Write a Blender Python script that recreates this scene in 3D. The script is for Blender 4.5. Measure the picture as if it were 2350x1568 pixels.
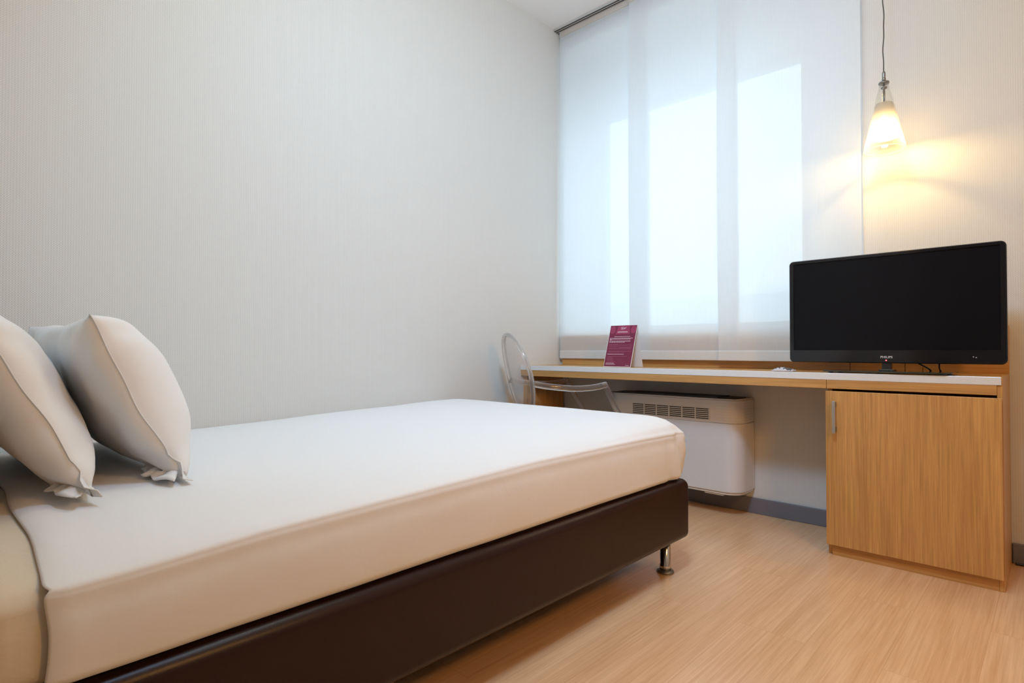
import bpy, bmesh, math, random
from mathutils import Vector, Matrix, noise
random.seed(7)
for o in list(bpy.data.objects):
    bpy.data.objects.remove(o)
SC = bpy.context.scene
COL = SC.collection

# ------------------------------------------------------------------ camera
cam_d = bpy.data.cameras.new('camera')
cam = bpy.data.objects.new('camera', cam_d)
COL.objects.link(cam)
cam_d.sensor_width = 36.0
cam_d.lens = 1316.016 * 36.0 / 2350.0
cam_d.clip_start = 0.02
CR = Vector((0.723754, 0.690058, 0.000456))
CU = Vector((0.010353, -0.011519, 0.999880))
CB = Vector((0.689980, -0.723663, -0.015481))
cam.matrix_world = Matrix(((CR.x, CU.x, CB.x, 2.43736), (CR.y, CU.y, CB.y, -3.03705),
                           (CR.z, CU.z, CB.z, 0.84399), (0, 0, 0, 1)))
SC.camera = cam

# ------------------------------------------------------------------ sky, added lights, exposure
SC.view_settings.view_transform = 'Standard'
SC.view_settings.look = 'None'
SC.view_settings.exposure = 0.0
SC.view_settings.gamma = 1.0
SC.view_settings.use_curve_mapping = False
SC.cycles.use_denoising = True
SC.cycles.max_bounces = 12
SC.cycles.transparent_max_bounces = 16
SC.cycles.caustics_reflective = False
SC.cycles.caustics_refractive = False
SC.cycles.sample_clamp_indirect = 8.0

world = bpy.data.worlds.new('sky')
SC.world = world
world.use_nodes = True
wn = world.node_tree.nodes
bg = wn['Background']
bg.inputs['Color'].default_value = (0.67, 0.87, 1.0, 1)
bg.inputs['Strength'].default_value = 2.75


def area(name, loc, rot, sx, sy, power, color, portal=False, spread=math.pi):
    l = bpy.data.lights.new(name, 'AREA')
    l.shape = 'RECTANGLE'; l.size = sx; l.size_y = sy
    l.energy = power; l.color = color; l.spread = spread
    if portal: l.cycles.is_portal = True
    o = bpy.data.objects.new(name, l); COL.objects.link(o)
    o.location = loc; o.rotation_euler = rot
    return o


# the window lets the sky in
area('window_daylight_portal', (0.7685, 0.445, 1.74), (math.radians(-90), 0, 0), 1.4, 1.56, 1.0, (1, 1, 1), portal=True)
# unseen warm lamp, placed to warm the bed's side and the window wall
area('warm_side_lamp', (3.30, -2.10, 1.80), (0, math.radians(80), math.radians(-30)), 0.4, 0.3, 20, (1.0, 0.47, 0.12))
def soft_point(name, loc, radius, power, color):
    l = bpy.data.lights.new(name, 'POINT'); l.energy = power; l.color = color; l.shadow_soft_size = radius
    o = bpy.data.objects.new(name, l); COL.objects.link(o); o.location = loc
    return o


# added soft point light, unseen, filling the room and the ceiling
soft_point('room_fill_light', (1.55, -1.85, 2.55), 0.22, 17, (0.90, 1.0, 0.80))
# added cool fill light, unseen, aimed at the bed and left wall
tl = area('bed_fill_light', (1.95, -2.35, 2.93), (0, 0, 0), 0.45, 0.45, 35, (0.43, 0.68, 1.0), spread=math.radians(125))
tl.rotation_euler = (Vector((0.45, -0.55, 1.0)) - Vector((1.95, -2.35, 2.93))).to_track_quat('-Z', 'Y').to_euler()


# ------------------------------------------------------------------ materials
def mat(name):
    m = bpy.data.materials.new(name); m.use_nodes = True
    nt = m.node_tree
    for n in list(nt.nodes): nt.nodes.remove(n)
    out = nt.nodes.new('ShaderNodeOutputMaterial')
    return m, nt, out


def N(nt, typ, **kw):
    n = nt.nodes.new(typ)
    for k, v in kw.items():
        if k in n.inputs.keys(): n.inputs[k].default_value = v
        else: setattr(n, k, v)
    return n


def L(nt, a, b): nt.links.new(a, b)


def plain(name, col, rough=0.5, metal=0.0, spec=0.5, noise_scale=40.0, noise_amt=0.04, bump=0.0, emit=None, es=0.0, coat=0.0):
    m, nt, out = mat(name)
    p = N(nt, 'ShaderNodeBsdfPrincipled')
    p.inputs['Roughness'].default_value = rough
    p.inputs['Metallic'].default_value = metal
    p.inputs['Specular IOR Level'].default_value = spec
    p.inputs['Coat Weight'].default_value = coat
    tc = N(nt, 'ShaderNodeTexCoord')
    nz = N(nt, 'ShaderNodeTexNoise'); nz.inputs['Scale'].default_value = noise_scale; nz.inputs['Detail'].default_value = 4
    L(nt, tc.outputs['Object'], nz.inputs['Vector'])
    mx = N(nt, 'ShaderNodeMix', data_type='RGBA')
    mx.inputs[6].default_value = tuple(c * (1 - noise_amt) for c in col) + (1,)
    mx.inputs[7].default_value = tuple(min(1, c * (1 + noise_amt)) for c in col) + (1,)
    L(nt, nz.outputs['Fac'], mx.inputs[0])
    L(nt, mx.outputs[2], p.inputs['Base Color'])
    if bump:
        bp = N(nt, 'ShaderNodeBump'); bp.inputs['Strength'].default_value = bump; bp.inputs['Distance'].default_value = 0.002
        L(nt, nz.outputs['Fac'], bp.inputs['Height']); L(nt, bp.outputs['Normal'], p.inputs['Normal'])
    if emit:
        p.inputs['Emission Color'].default_value = emit + (1,); p.inputs['Emission Strength'].default_value = es
    L(nt, p.outputs[0], out.inputs[0])
    return m


def math_node(nt, op, a, b=None):
    n = N(nt, 'ShaderNodeMath', operation=op)
    for i, v in enumerate((a, b)):
        if v is None: continue
        if hasattr(v, 'is_linked') or hasattr(v, 'links'): L(nt, v, n.inputs[i])
        else: n.inputs[i].default_value = v
    return n.outputs[0]


def wallpaper():
    m, nt, out = mat('woven_wallpaper')
    p = N(nt, 'ShaderNodeBsdfPrincipled'); p.inputs['Roughness'].default_value = 0.85; p.inputs['Specular IOR Level'].default_value = 0.2
    g = N(nt, 'ShaderNodeTexCoord'); sp = N(nt, 'ShaderNodeSeparateXYZ'); L(nt, g.outputs['Object'], sp.inputs[0])
    u = math_node(nt, 'ADD', sp.outputs[0], sp.outputs[1])
    P = 0.0075
    su = math_node(nt, 'SINE', math_node(nt, 'MULTIPLY', u, 2 * math.pi / P))
    sv = math_node(nt, 'SINE', math_node(nt, 'MULTIPLY', sp.outputs[2], 2 * math.pi / P))
    h = math_node(nt, 'MULTIPLY', su, sv)
    h = math_node(nt, 'ADD', math_node(nt, 'MULTIPLY', h, 0.35), math_node(nt, 'MULTIPLY', su, 0.15))
    # vertical threads of uneven tone
    cb = N(nt, 'ShaderNodeCombineXYZ'); L(nt, math_node(nt, 'MULTIPLY', u, 110.0), cb.inputs[0]); L(nt, math_node(nt, 'MULTIPLY', sp.outputs[2], 1.6), cb.inputs[1])
    nz = N(nt, 'ShaderNodeTexNoise'); nz.inputs['Scale'].default_value = 1.0; nz.inputs['Detail'].default_value = 3
    L(nt, cb.outputs[0], nz.inputs['Vector'])
    hh = math_node(nt, 'ADD', math_node(nt, 'ADD', h, 0.5), math_node(nt, 'MULTIPLY', math_node(nt, 'SUBTRACT', nz.outputs['Fac'], 0.5), 0.22))
    mx = N(nt, 'ShaderNodeMix', data_type='RGBA')
    mx.inputs[6].default_value = (0.600, 0.590, 0.562, 1); mx.inputs[7].default_value = (0.765, 0.755, 0.725, 1)
    L(nt, hh, mx.inputs[0]); L(nt, mx.outputs[2], p.inputs['Base Color'])
    bp = N(nt, 'ShaderNodeBump'); bp.inputs['Strength'].default_value = 0.55; bp.inputs['Distance'].default_value = 0.0012
    L(nt, hh, bp.inputs['Height']); L(nt, bp.outputs['Normal'], p.inputs['Normal'])
    L(nt, p.outputs[0], out.inputs[0])
    return m


def wood(name, dark, light, axis, rough=0.38, coat=0.0, scale=1.0, bump=0.08, planks=None, contrast=1.0):
    """axis = direction of the grain (0 x, 1 y, 2 z)."""
    m, nt, out = mat(name)
    p = N(nt, 'ShaderNodeBsdfPrincipled'); p.inputs['Roughness'].default_value = rough
    p.inputs['Coat Weight'].default_value = coat; p.inputs['Coat Roughness'].default_value = 0.2
    g = N(nt, 'ShaderNodeTexCoord')
    mp = N(nt, 'ShaderNodeMapping')
    s = [95 * scale] * 3; s[axis] = 2.2 * scale
    mp.inputs['Scale'].default_value = s
    L(nt, g.outputs['Object'], mp.inputs['Vector'])
    vec = mp.outputs[0]
    if planks:
        br = N(nt, 'ShaderNodeTexBrick')
        br.offset = 0.37; br.inputs['Scale'].default_value = 1.0
        br.inputs['Mortar Size'].default_value = 0.0007
        br.inputs['Mortar Smooth'].default_value = 0.3
        br.inputs['Bias'].default_value = 0.0
        br.inputs['Brick Width'].default_value = planks[0]; br.inputs['Row Height'].default_value = planks[1]
        br.inputs['Color1'].default_value = (0, 0, 0, 1); br.inputs['Color2'].default_value = (1, 1, 1, 1); br.inputs['Mortar'].default_value = (0.5, 0.5, 0.5, 1)
        rot = N(nt, 'ShaderNodeMapping'); rot.inputs['Rotation'].default_value = (0, 0, math.pi / 2)
        L(nt, g.outputs['Object'], rot.inputs['Vector']); L(nt, rot.outputs[0], br.inputs['Vector'])
        va = N(nt, 'ShaderNodeVectorMath', operation='MULTIPLY_ADD')
        va.inputs[1].default_value = (17, 31, 13)
        L(nt, br.outputs['Color'], va.inputs[0]); L(nt, mp.outputs[0], va.inputs[2])
        vec = va.outputs[0]
    n1 = N(nt, 'ShaderNodeTexNoise'); n1.inputs['Scale'].default_value = 1.0; n1.inputs['Detail'].default_value = 6; n1.inputs['Roughness'].default_value = 0.65
    L(nt, vec, n1.inputs['Vector'])
    mp2 = N(nt, 'ShaderNodeMapping'); s2 = [9 * scale] * 3; s2[axis] = 0.7 * scale; mp2.inputs['Scale'].default_value = s2
    L(nt, g.outputs['Object'], mp2.inputs['Vector'])
    n2 = N(nt, 'ShaderNodeTexNoise'); n2.inputs['Scale'].default_value = 1.0; n2.inputs['Detail'].default_value = 3
    L(nt, mp2.outputs[0], n2.inputs['Vector'])
    f = math_node(nt, 'ADD', math_node(nt, 'MULTIPLY', math_node(nt, 'SUBTRACT', n1.outputs['Fac'], 0.5), 1.5 * contrast),
                  math_node(nt, 'MULTIPLY', math_node(nt, 'SUBTRACT', n2.outputs['Fac'], 0.5), 0.7 * contrast))
    f = math_node(nt, 'ADD', f, 0.5)
    if planks:
        f = math_node(nt, 'ADD', f, math_node(nt, 'MULTIPLY', math_node(nt, 'SUBTRACT', br.outputs['Color'], 0.5), 0.16))
    mx = N(nt, 'ShaderNodeMix', data_type='RGBA', clamp_factor=True)
    mx.inputs[6].default_value = dark + (1,); mx.inputs[7].default_value = light + (1,)
    L(nt, f, mx.inputs[0])
    colr = mx.outputs[2]
    if planks:
        mj = N(nt, 'ShaderNodeMix', data_type='RGBA')
        mj.inputs[7].default_value = tuple(c * 0.97 for c in dark) + (1,)
        L(nt, br.outputs['Fac'], mj.inputs[0]); L(nt, colr, mj.inputs[6]); colr = mj.outputs[2]
    L(nt, colr, p.inputs['Base Color'])
    bp = N(nt, 'ShaderNodeBump'); bp.inputs['Strength'].default_value = bump; bp.inputs['Distance'].default_value = 0.001
    L(nt, n1.outputs['Fac'], bp.inputs['Height']); L(nt, bp.outputs['Normal'], p.inputs['Normal'])
    L(nt, p.outputs[0], out.inputs[0])
    return m


def cloth(name, col, bump=0.25, wr_scale=6.0, weave=900.0, sheen=0.15):
    m, nt, out = mat(name)
    p = N(nt, 'ShaderNodeBsdfPrincipled'); p.inputs['Roughness'].default_value = 0.8
    p.inputs['Specular IOR Level'].default_value = 0.25
    p.inputs['Sheen Weight'].default_value = sheen
    g = N(nt, 'ShaderNodeTexCoord')
    n1 = N(nt, 'ShaderNodeTexNoise'); n1.inputs['Scale'].default_value = wr_scale; n1.inputs['Detail'].default_value = 5; n1.inputs['Distortion'].default_value = 0.6
    n2 = N(nt, 'ShaderNodeTexNoise'); n2.inputs['Scale'].default_value = weave; n2.inputs['Detail'].default_value = 1
    L(nt, g.outputs['Object'], n1.inputs['Vector']); L(nt, g.outputs['Object'], n2.inputs['Vector'])
    mx = N(nt, 'ShaderNodeMix', data_type='RGBA')
    mx.inputs[6].default_value = tuple(c * 0.97 for c in col) + (1,); mx.inputs[7].default_value = col + (1,)
    L(nt, n2.outputs['Fac'], mx.inputs[0]); L(nt, mx.outputs[2], p.inputs['Base Color'])
    b1 = N(nt, 'ShaderNodeBump'); b1.inputs['Strength'].default_value = bump; b1.inputs['Distance'].default_value = 0.02
    L(nt, n1.outputs['Fac'], b1.inputs['Height'])
    b2 = N(nt, 'ShaderNodeBump'); b2.inputs['Strength'].default_value = 0.08; b2.inputs['Distance'].default_value = 0.001
    L(nt, n2.outputs['Fac'], b2.inputs['Height']); L(nt, b1.outputs['Normal'], b2.inputs['Normal'])
    L(nt, b2.outputs['Normal'], p.inputs['Normal'])
    L(nt, p.outputs[0], out.inputs[0])
    return m


def sheer(name, col, trans, clear):
    """thin window fabric: reflects, lets light through, and a little of what lies behind."""
    m, nt, out = mat(name)
    g = N(nt, 'ShaderNodeTexCoord'); mp = N(nt, 'ShaderNodeMapping'); mp.inputs['Scale'].default_value = (260, 260, 6)
    L(nt, g.outputs['Object'], mp.inputs['Vector'])
    nz = N(nt, 'ShaderNodeTexNoise'); nz.inputs['Scale'].default_value = 1; nz.inputs['Detail'].default_value = 3
    L(nt, mp.outputs[0], nz.inputs['Vector'])
    mx = N(nt, 'ShaderNodeMix', data_type='RGBA')
    mx.inputs[6].default_value = tuple(c * 0.93 for c in col) + (1,); mx.inputs[7].default_value = col + (1,)
    L(nt, nz.outputs['Fac'], mx.inputs[0])
    d = N(nt, 'ShaderNodeBsdfDiffuse'); t = N(nt, 'ShaderNodeBsdfTranslucent'); tr = N(nt, 'ShaderNodeBsdfTransparent')
    L(nt, mx.outputs[2], d.inputs['Color']); L(nt, mx.outputs[2], t.inputs['Color'])
    m1 = N(nt, 'ShaderNodeMixShader'); m1.inputs[0].default_value = trans
    L(nt, d.outputs[0], m1.inputs[1]); L(nt, t.outputs[0], m1.inputs[2])
    m2 = N(nt, 'ShaderNodeMixShader'); m2.inputs[0].default_value = clear
    L(nt, m1.outputs[0], m2.inputs[1]); L(nt, tr.outputs[0], m2.inputs[2])
    L(nt, m2.outputs[0], out.inputs[0])
    return m


def thin_glass(name, tint=(0.97, 0.98, 0.98), rough=0.02, refl=0.6, edge_glow=0.0, edge_glow_col=(0.9, 0.9, 0.9)):
    m, nt, out = mat(name)
    tr = N(nt, 'ShaderNodeBsdfTransparent'); tr.inputs['Color'].default_value = tint + (1,)
    gl = N(nt, 'ShaderNodeBsdfGlossy'); gl.inputs['Roughness'].default_value = rough
    lf = N(nt, 'ShaderNodeLayerWeight'); lf.inputs['Blend'].default_value = 0.5
    fres = math_node(nt, 'ADD', math_node(nt, 'MULTIPLY', math_node(nt, 'POWER', lf.outputs['Facing'], 5.0), refl), 0.035)
    m1 = N(nt, 'ShaderNodeMixShader'); L(nt, fres, m1.inputs[0]); L(nt, tr.outputs[0], m1.inputs[1]); L(nt, gl.outputs[0], m1.inputs[2])
    last = m1.outputs[0]
    if edge_glow:  # pale mix at glancing angles paints the glow along clear edges
        lw = N(nt, 'ShaderNodeLayerWeight'); lw.inputs['Blend'].default_value = 0.35
        d = N(nt, 'ShaderNodeBsdfTranslucent'); d.inputs['Color'].default_value = edge_glow_col + (1,)
        d2 = N(nt, 'ShaderNodeBsdfDiffuse'); d2.inputs['Color'].default_value = edge_glow_col + (1,)
        dm = N(nt, 'ShaderNodeMixShader'); L(nt, d.outputs[0], dm.inputs[1]); L(nt, d2.outputs[0], dm.inputs[2])
        m2 = N(nt, 'ShaderNodeMixShader')
        L(nt, math_node(nt, 'MULTIPLY', math_node(nt, 'POWER', lw.outputs['Facing'], 2.0), edge_glow), m2.inputs[0])
        L(nt, last, m2.inputs[1]); L(nt, dm.outputs[0], m2.inputs[2]); last = m2.outputs[0]
    L(nt, last, out.inputs[0])
    return m


def solid_glass(name, col, rough=0.0, ior=1.4, clear=0.45, edge=0.4):
    m, nt, out = mat(name)
    g = N(nt, 'ShaderNodeBsdfGlass'); g.inputs['Color'].default_value = col + (1,); g.inputs['Roughness'].default_value = rough; g.inputs['IOR'].default_value = ior
    tr = N(nt, 'ShaderNodeBsdfTransparent'); tr.inputs['Color'].default_value = col + (1,)
    mx = N(nt, 'ShaderNodeMixShader'); mx.inputs[0].default_value = clear
    L(nt, g.outputs[0], mx.inputs[1]); L(nt, tr.outputs[0], mx.inputs[2])
    lw = N(nt, 'ShaderNodeLayerWeight'); lw.inputs['Blend'].default_value = 0.5
    d = N(nt, 'ShaderNodeBsdfDiffuse'); d.inputs['Color'].default_value = (0.93, 0.92, 0.95, 1)  # white mixed in at glancing angles paints bright highlights on the rims
    gl = N(nt, 'ShaderNodeBsdfGlossy'); gl.inputs['Roughness'].default_value = 0.12
    dm = N(nt, 'ShaderNodeMixShader'); dm.inputs[0].default_value = 0.5; L(nt, d.outputs[0], dm.inputs[1]); L(nt, gl.outputs[0], dm.inputs[2])
    m2 = N(nt, 'ShaderNodeMixShader')
    L(nt, math_node(nt, 'ADD', math_node(nt, 'MULTIPLY', math_node(nt, 'POWER', lw.outputs['Facing'], 2.5), edge), 0.06), m2.inputs[0])
    L(nt, mx.outputs[0], m2.inputs[1]); L(nt, dm.outputs[0], m2.inputs[2])
    L(nt, m2.outputs[0], out.inputs[0])
    return m


def emissive(name, col, s):
    m, nt, out = mat(name)
    e = N(nt, 'ShaderNodeEmission'); e.inputs['Color'].default_value = col + (1,); e.inputs['Strength'].default_value = s
    L(nt, e.outputs[0], out.inputs[0])
    return m


OAK_D, OAK_L = (0.38, 0.182, 0.050), (0.72, 0.395, 0.130)
M = dict(
    wall=wallpaper(),
    ceiling=plain('ceiling_paint', (0.92, 0.92, 0.93), 0.9, noise_scale=8, noise_amt=0.01),
    recess=plain('white_recess_plaster', (0.88, 0.88, 0.88), 0.9, noise_scale=8, noise_amt=0.01),
    floor=wood('oak_laminate_floor', (0.68, 0.37, 0.175), (0.96, 0.64, 0.385), 1, rough=0.32, coat=0.6, scale=1.5, bump=0.05, planks=(1.25, 0.19), contrast=1.15),
    base=plain('grey_baseboard', (0.175, 0.172, 0.200), 0.45),
    oak_v=wood('oak_veneer_vertical', OAK_D, OAK_L, 2, rough=0.42, scale=2.2, contrast=1.15),
    oak_h=wood('oak_veneer_horizontal', OAK_D, OAK_L, 0, rough=0.30, scale=1.6),
    oak_y=wood('oak_veneer_crosswise', OAK_D, OAK_L, 1, rough=0.42),
    alu=plain('brushed_aluminium', (0.86, 0.87, 0.88), 0.40, metal=0.35, noise_scale=200, noise_amt=0.05),
    satin=plain('satin_metal', (0.46, 0.44, 0.41), 0.4, metal=0.7),
    steel=plain('chrome_steel', (0.62, 0.61, 0.60), 0.16, metal=1.0, noise_amt=0.02),
    grey_metal=plain('grey_metal', (0.26, 0.25, 0.24), 0.35, metal=0.8),
    black=plain('black_plastic', (0.010, 0.010, 0.012), 0.22, coat=0.3),
    blackgloss=plain('glossy_black_bezel', (0.007, 0.007, 0.010), 0.10, spec=0.4, coat=0.15, noise_amt=0.01),
    screen=plain('dark_screen', (0.006, 0.006, 0.008), 0.22, spec=0.15, noise_amt=0.01),
    leather=plain('dark_brown_leatherette', (0.022, 0.0075, 0.0055), 0.32, spec=0.28, noise_scale=350, noise_amt=0.12, bump=0.12),
    white_plastic=plain('white_enamel', (0.71, 0.705, 0.715), 0.38, noise_amt=0.015),
    dark_grille=plain('dark_grille', (0.030, 0.030, 0.034), 0.5),
    sheet=cloth('white_bed_linen', (0.83, 0.83, 0.83), bump=0.20, wr_scale=4.0),
    pillow=cloth('white_pillowcase', (0.83, 0.83, 0.83), bump=0.22, wr_scale=7.0),
    mattress=cloth('cream_fitted_sheet', (0.74, 0.66, 0.52), bump=0.25, wr_scale=8.0),
    blind=sheer('sheer_blind_fabric', (0.91, 0.92, 0.93), 0.45, 0.10),
    hem=sheer('blind_hem_fabric', (0.88, 0.87, 0.85), 0.30, 0.0),
    header=plain('beige_header', (0.62, 0.56, 0.50), 0.7),
    track=plain('aluminium_track', (0.58, 0.58, 0.58), 0.4, metal=0.3),
    slot=plain('dark_slot', (0.03, 0.03, 0.03), 0.6),
    pane=thin_glass('window_pane', (0.96, 0.98, 0.98)),
    frame=plain('white_window_frame', (0.75, 0.75, 0.76), 0.4),
    lampglass=thin_glass('clear_lamp_glass', (0.97, 0.97, 0.96), 0.03, 0.25, edge_glow=0.5, edge_glow_col=(0.95, 0.93, 0.9)),
    frost=sheer('frosted_lamp_glass', (0.66, 0.63, 0.58), 0.50, 0.42),
    bulb=emissive('halogen_bulb', (1.0, 0.80, 0.52), 5.0),
    cord=plain('dark_cord', (0.055, 0.05, 0.035), 0.5),
    poly=solid_glass('clear_polycarbonate', (0.985, 0.98, 0.98), 0.0, 1.38, 0.35, 0.7),
    polythin=thin_glass('clear_polycarbonate_sheet', (0.95, 0.935, 0.93), 0.02, 0.5, edge_glow=0.14),
    card=plain('burgundy_card', (0.185, 0.012, 0.050), 0.35, noise_scale=25, noise_amt=0.12),
    card_light=plain('pale_burgundy_print', (0.33, 0.035, 0.10), 0.35, noise_scale=25, noise_amt=0.2),
    paper=plain('white_card', (0.82, 0.82, 0.84), 0.6, noise_amt=0.01),
    ink=plain('pale_pink_print', (0.72, 0.50, 0.56), 0.6, noise_amt=0.02),
    ink2=plain('dim_pink_print', (0.42, 0.13, 0.21), 0.6, noise_amt=0.02),
    brand=plain('silver_lettering', (0.60, 0.60, 0.62), 0.35, metal=0.3),
    led=emissive('red_standby_light', (1.0, 0.04, 0.06), 9.0),
    sachet=plain('white_sachet_film', (0.62, 0.58, 0.60), 0.25, noise_amt=0.2, noise_scale=30, bump=0.3),
    sachet_dark=plain('grey_sachet_print', (0.10, 0.085, 0.085), 0.3, noise_amt=0.4, noise_scale=60),
    baseglass=plain('dark_glass_stand', (0.030, 0.034, 0.028), 0.06, coat=0.5),
    facade=plain('pale_render_facade', (0.80, 0.82, 0.84), 0.8),
)


# ------------------------------------------------------------------ mesh helpers
def link(name, me, material, parent=None, smooth=False, origin=None, kind=None, bevel=0.0, bseg=2, auto=False):
    if origin is not None:
        me.transform(Matrix.Translation(-Vector(origin)))
    o = bpy.data.objects.new(name, me); COL.objects.link(o)
    if material is not None:
        for mm in (material if isinstance(material, (list, tuple)) else [material]): me.materials.append(mm)
    if parent is not None:
        o.parent = parent
    elif origin is not None:
        o.location = origin
    if smooth:
        me.polygons.foreach_set('use_smooth', [True] * len(me.polygons))
    if auto:
        me.polygons.foreach_set('use_smooth', [True] * len(me.polygons)); me.set_sharp_from_angle(angle=math.radians(35))
    if bevel:
        bv = o.modifiers.new('bevel', 'BEVEL'); bv.width = bevel; bv.segments = bseg; bv.limit_method = 'ANGLE'
        bv.harden_normals = False
    if kind: o['kind'] = kind
    return o


def bm_mesh(bm, name='m'):
    bmesh.ops.recalc_face_normals(bm, faces=bm.faces)
    me = bpy.data.meshes.new(name); bm.to_mesh(me); bm.free()
    return me


def add_box(bm, x0, x1, y0, y1, z0, z1):
    vs = [bm.verts.new(p) for p in ((x0, y0, z0), (x1, y0, z0), (x1, y1, z0), (x0, y1, z0), (x0, y0, z1), (x1, y0, z1), (x1, y1, z1), (x0, y1, z1))]
    for f in ((0, 3, 2, 1), (4, 5, 6, 7), (0, 1, 5, 4), (1, 2, 6, 5), (2, 3, 7, 6), (3, 0, 4, 7)):
        bm.faces.new([vs[i] for i in f])


def boxes(*bs):
    bm = bmesh.new()
    for b in bs: add_box(bm, *b)
    return bm_mesh(bm)


def lathe_bm(prof, n=32, closed=False, center=(0, 0, 0)):
    bm = bmesh.new(); rings = []
    for r, z in prof:
        if r < 1e-6: rings.append([bm.verts.new((center[0], center[1], center[2] + z))])
        else: rings.append([bm.verts.new((center[0] + r * math.cos(2 * math.pi * k / n), center[1] + r * math.sin(2 * math.pi * k / n), center[2] + z)) for k in range(n)])
    pairs = list(zip(rings[:-1], rings[1:]))
    if closed: pairs.append((rings[-1], rings[0]))
    for a, b in pairs:
        for k in range(n):
            k2 = (k + 1) % n
            if len(a) == 1 and len(b) == 1: continue
            if len(a) == 1: bm.faces.new((a[0], b[k], b[k2]))
            elif len(b) == 1: bm.faces.new((a[k], b[0], a[k2]))
            else: bm.faces.new((a[k], b[k], b[k2], a[k2]))
    return bm


def lathe(prof, n=32, closed=False, center=(0, 0, 0)):
    return bm_mesh(lathe_bm(prof, n, closed, center))


def spline(pts, n):
    """Catmull-Rom through pts (tuples of any length)."""
    P = [pts[0]] + list(pts) + [pts[-1]]; out = []
    for i in range(1, len(P) - 2):
        for k in range(n):
            t = k / n; a, b, c, d = P[i - 1], P[i], P[i + 1], P[i + 2]
            out.append(tuple(0.5 * ((2 * b[j]) + (-a[j] + c[j]) * t + (2 * a[j] - 5 * b[j] + 4 * c[j] - d[j]) * t * t + (-a[j] + 3 * b[j] - 3 * c[j] + d[j]) * t ** 3) for j in range(len(b))))
    out.append(tuple(pts[-1])); return out


def sweep(bm, path, rx, ry=None, n=10, closed=False, up=(0, 0, 1), taper=None, square=2.0):
    """sweep an (rx, ry) superellipse along a list of points."""
    ry = ry or rx; m = len(path); rings = []
    pts = [Vector(q[:3]) for q in path]
    for i, q in enumerate(pts):
        a = pts[(i - 1) % m] if closed or i > 0 else pts[i]
        b = pts[(i + 1) % m] if closed or i < m - 1 else pts[i]
        t = (b - a).normalized(); s = t.cross(Vector(up))
        if s.length < 1e-4: s = t.cross(Vector((1, 0, 0)))
        s.normalize(); u = s.cross(t).normalized()
        k = taper(i / max(1, m - 1)) if taper else 1.0
        ring = []
        for j in range(n):
            an = 2 * math.pi * j / n; c, si = math.cos(an), math.sin(an)
            c = math.copysign(abs(c) ** (2 / square), c); si = math.copysign(abs(si) ** (2 / square), si)
            ring.append(bm.verts.new(q + s * (c * rx * k) + u * (si * ry * k)))
        rings.append(ring)
    pr = list(zip(rings[:-1], rings[1:]))
    if closed: pr.append((rings[-1], rings[0]))
    for a, b in pr:
        for j in range(n):
            bm.faces.new((a[j], a[(j + 1) % n], b[(j + 1) % n], b[j]))
    if not closed:
        bm.faces.new(rings[0][::-1]); bm.faces.new(rings[-1])


def tube(path, rx, ry=None, **kw):
    bm = bmesh.new(); sweep(bm, path, rx, ry, **kw); return bm_mesh(bm)


def rounded_axis(a, b, r, m, n):
    """sample coordinates a..b, the ends crowded for a rounding of radius r."""
    out = [a + r * (1 - math.tan((m - k) / m * math.pi / 4)) for k in range(m)]
    out += [a + r + (b - a - 2 * r) * k / n for k in range(n)]
    out += [b - r + r * math.tan(k / m * math.pi / 4) for k in range(m + 1)]
    return out


def rounded_box(x0, x1, y0, y1, z0, z1, r, n, m=6, skip=()):
    """box grid with rounded corners; r = (rx, ry, rz); returns (verts, faces)."""
    rx, ry, rz = r
    ax = [rounded_axis(x0, x1, rx, m, n[0]), rounded_axis(y0, y1, ry, m, n[1]), rounded_axis(z0, z1, rz, m, n[2])]
    lo = (x0 + rx, y0 + ry, z0 + rz); hi = (x1 - rx, y1 - ry, z1 - rz); R = (rx, ry, rz)
    idx = {}; verts = []; faces = []

    def vid(i, j, k):
        key = (i, j, k)
        if key in idx: return idx[key]
        p = (ax[0][i], ax[1][j], ax[2][k])
        q = [min(max(p[c], lo[c]), hi[c]) for c in range(3)]
        d = [(p[c] - q[c]) / R[c] for c in range(3)]
        ln = math.sqrt(sum(v * v for v in d))
        mxn = max(abs(v) for v in d)
        s = mxn / ln if ln > 1e-9 else 0
        verts.append(tuple(q[c] + R[c] * d[c] * s for c in range(3)))
        idx[key] = len(verts) - 1
        return idx[key]
    I, J, K = [len(a) - 1 for a in ax]
    def face(tag, A, B, fn, flip):
        if tag in skip: return
        for a in range(A):
            for b in range(B):
                f = [fn(a, b), fn(a + 1, b), fn(a + 1, b + 1), fn(a, b + 1)]
                faces.append(f[::-1] if flip else f)
    face('-z', I, J, lambda a, b: vid(a, b, 0), True)
    face('+z', I, J, lambda a, b: vid(a, b, K), False)
    face('-y', I, K, lambda a, b: vid(a, 0, b), False)
    face('+y', I, K, lambda a, b: vid(a, J, b), True)
    face('-x', J, K, lambda a, b: vid(0, a, b), True)
    face('+x', J, K, lambda a, b: vid(I, a, b), False)
    return verts, faces


def mesh_from(verts, faces):
    me = bpy.data.meshes.new('m'); me.from_pydata([tuple(v) for v in verts], [], faces); me.update()
    return me


def thing(name, label, cat, loc=(0, 0, 0), rotz=0.0, group=None):
    o = bpy.data.objects.new(name, None); COL.objects.link(o); o.location = loc; o.rotation_euler = (0, 0, rotz)
    o['label'] = label; o['category'] = cat
    if group: o['group'] = group
    return o


def tag(o, label, cat, group=None):
    o['label'] = label; o['category'] = cat
    if group: o['group'] = group
    return o


def nz(p, s, seed=0.0):
    return noise.noise(Vector((p[0] * s + seed, p[1] * s - seed, p[2] * s + 2 * seed)))


def smooth(a, b, t):
    t = min(1, max(0, (t - a) / (b - a))); return t * t * (3 - 2 * t)


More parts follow.
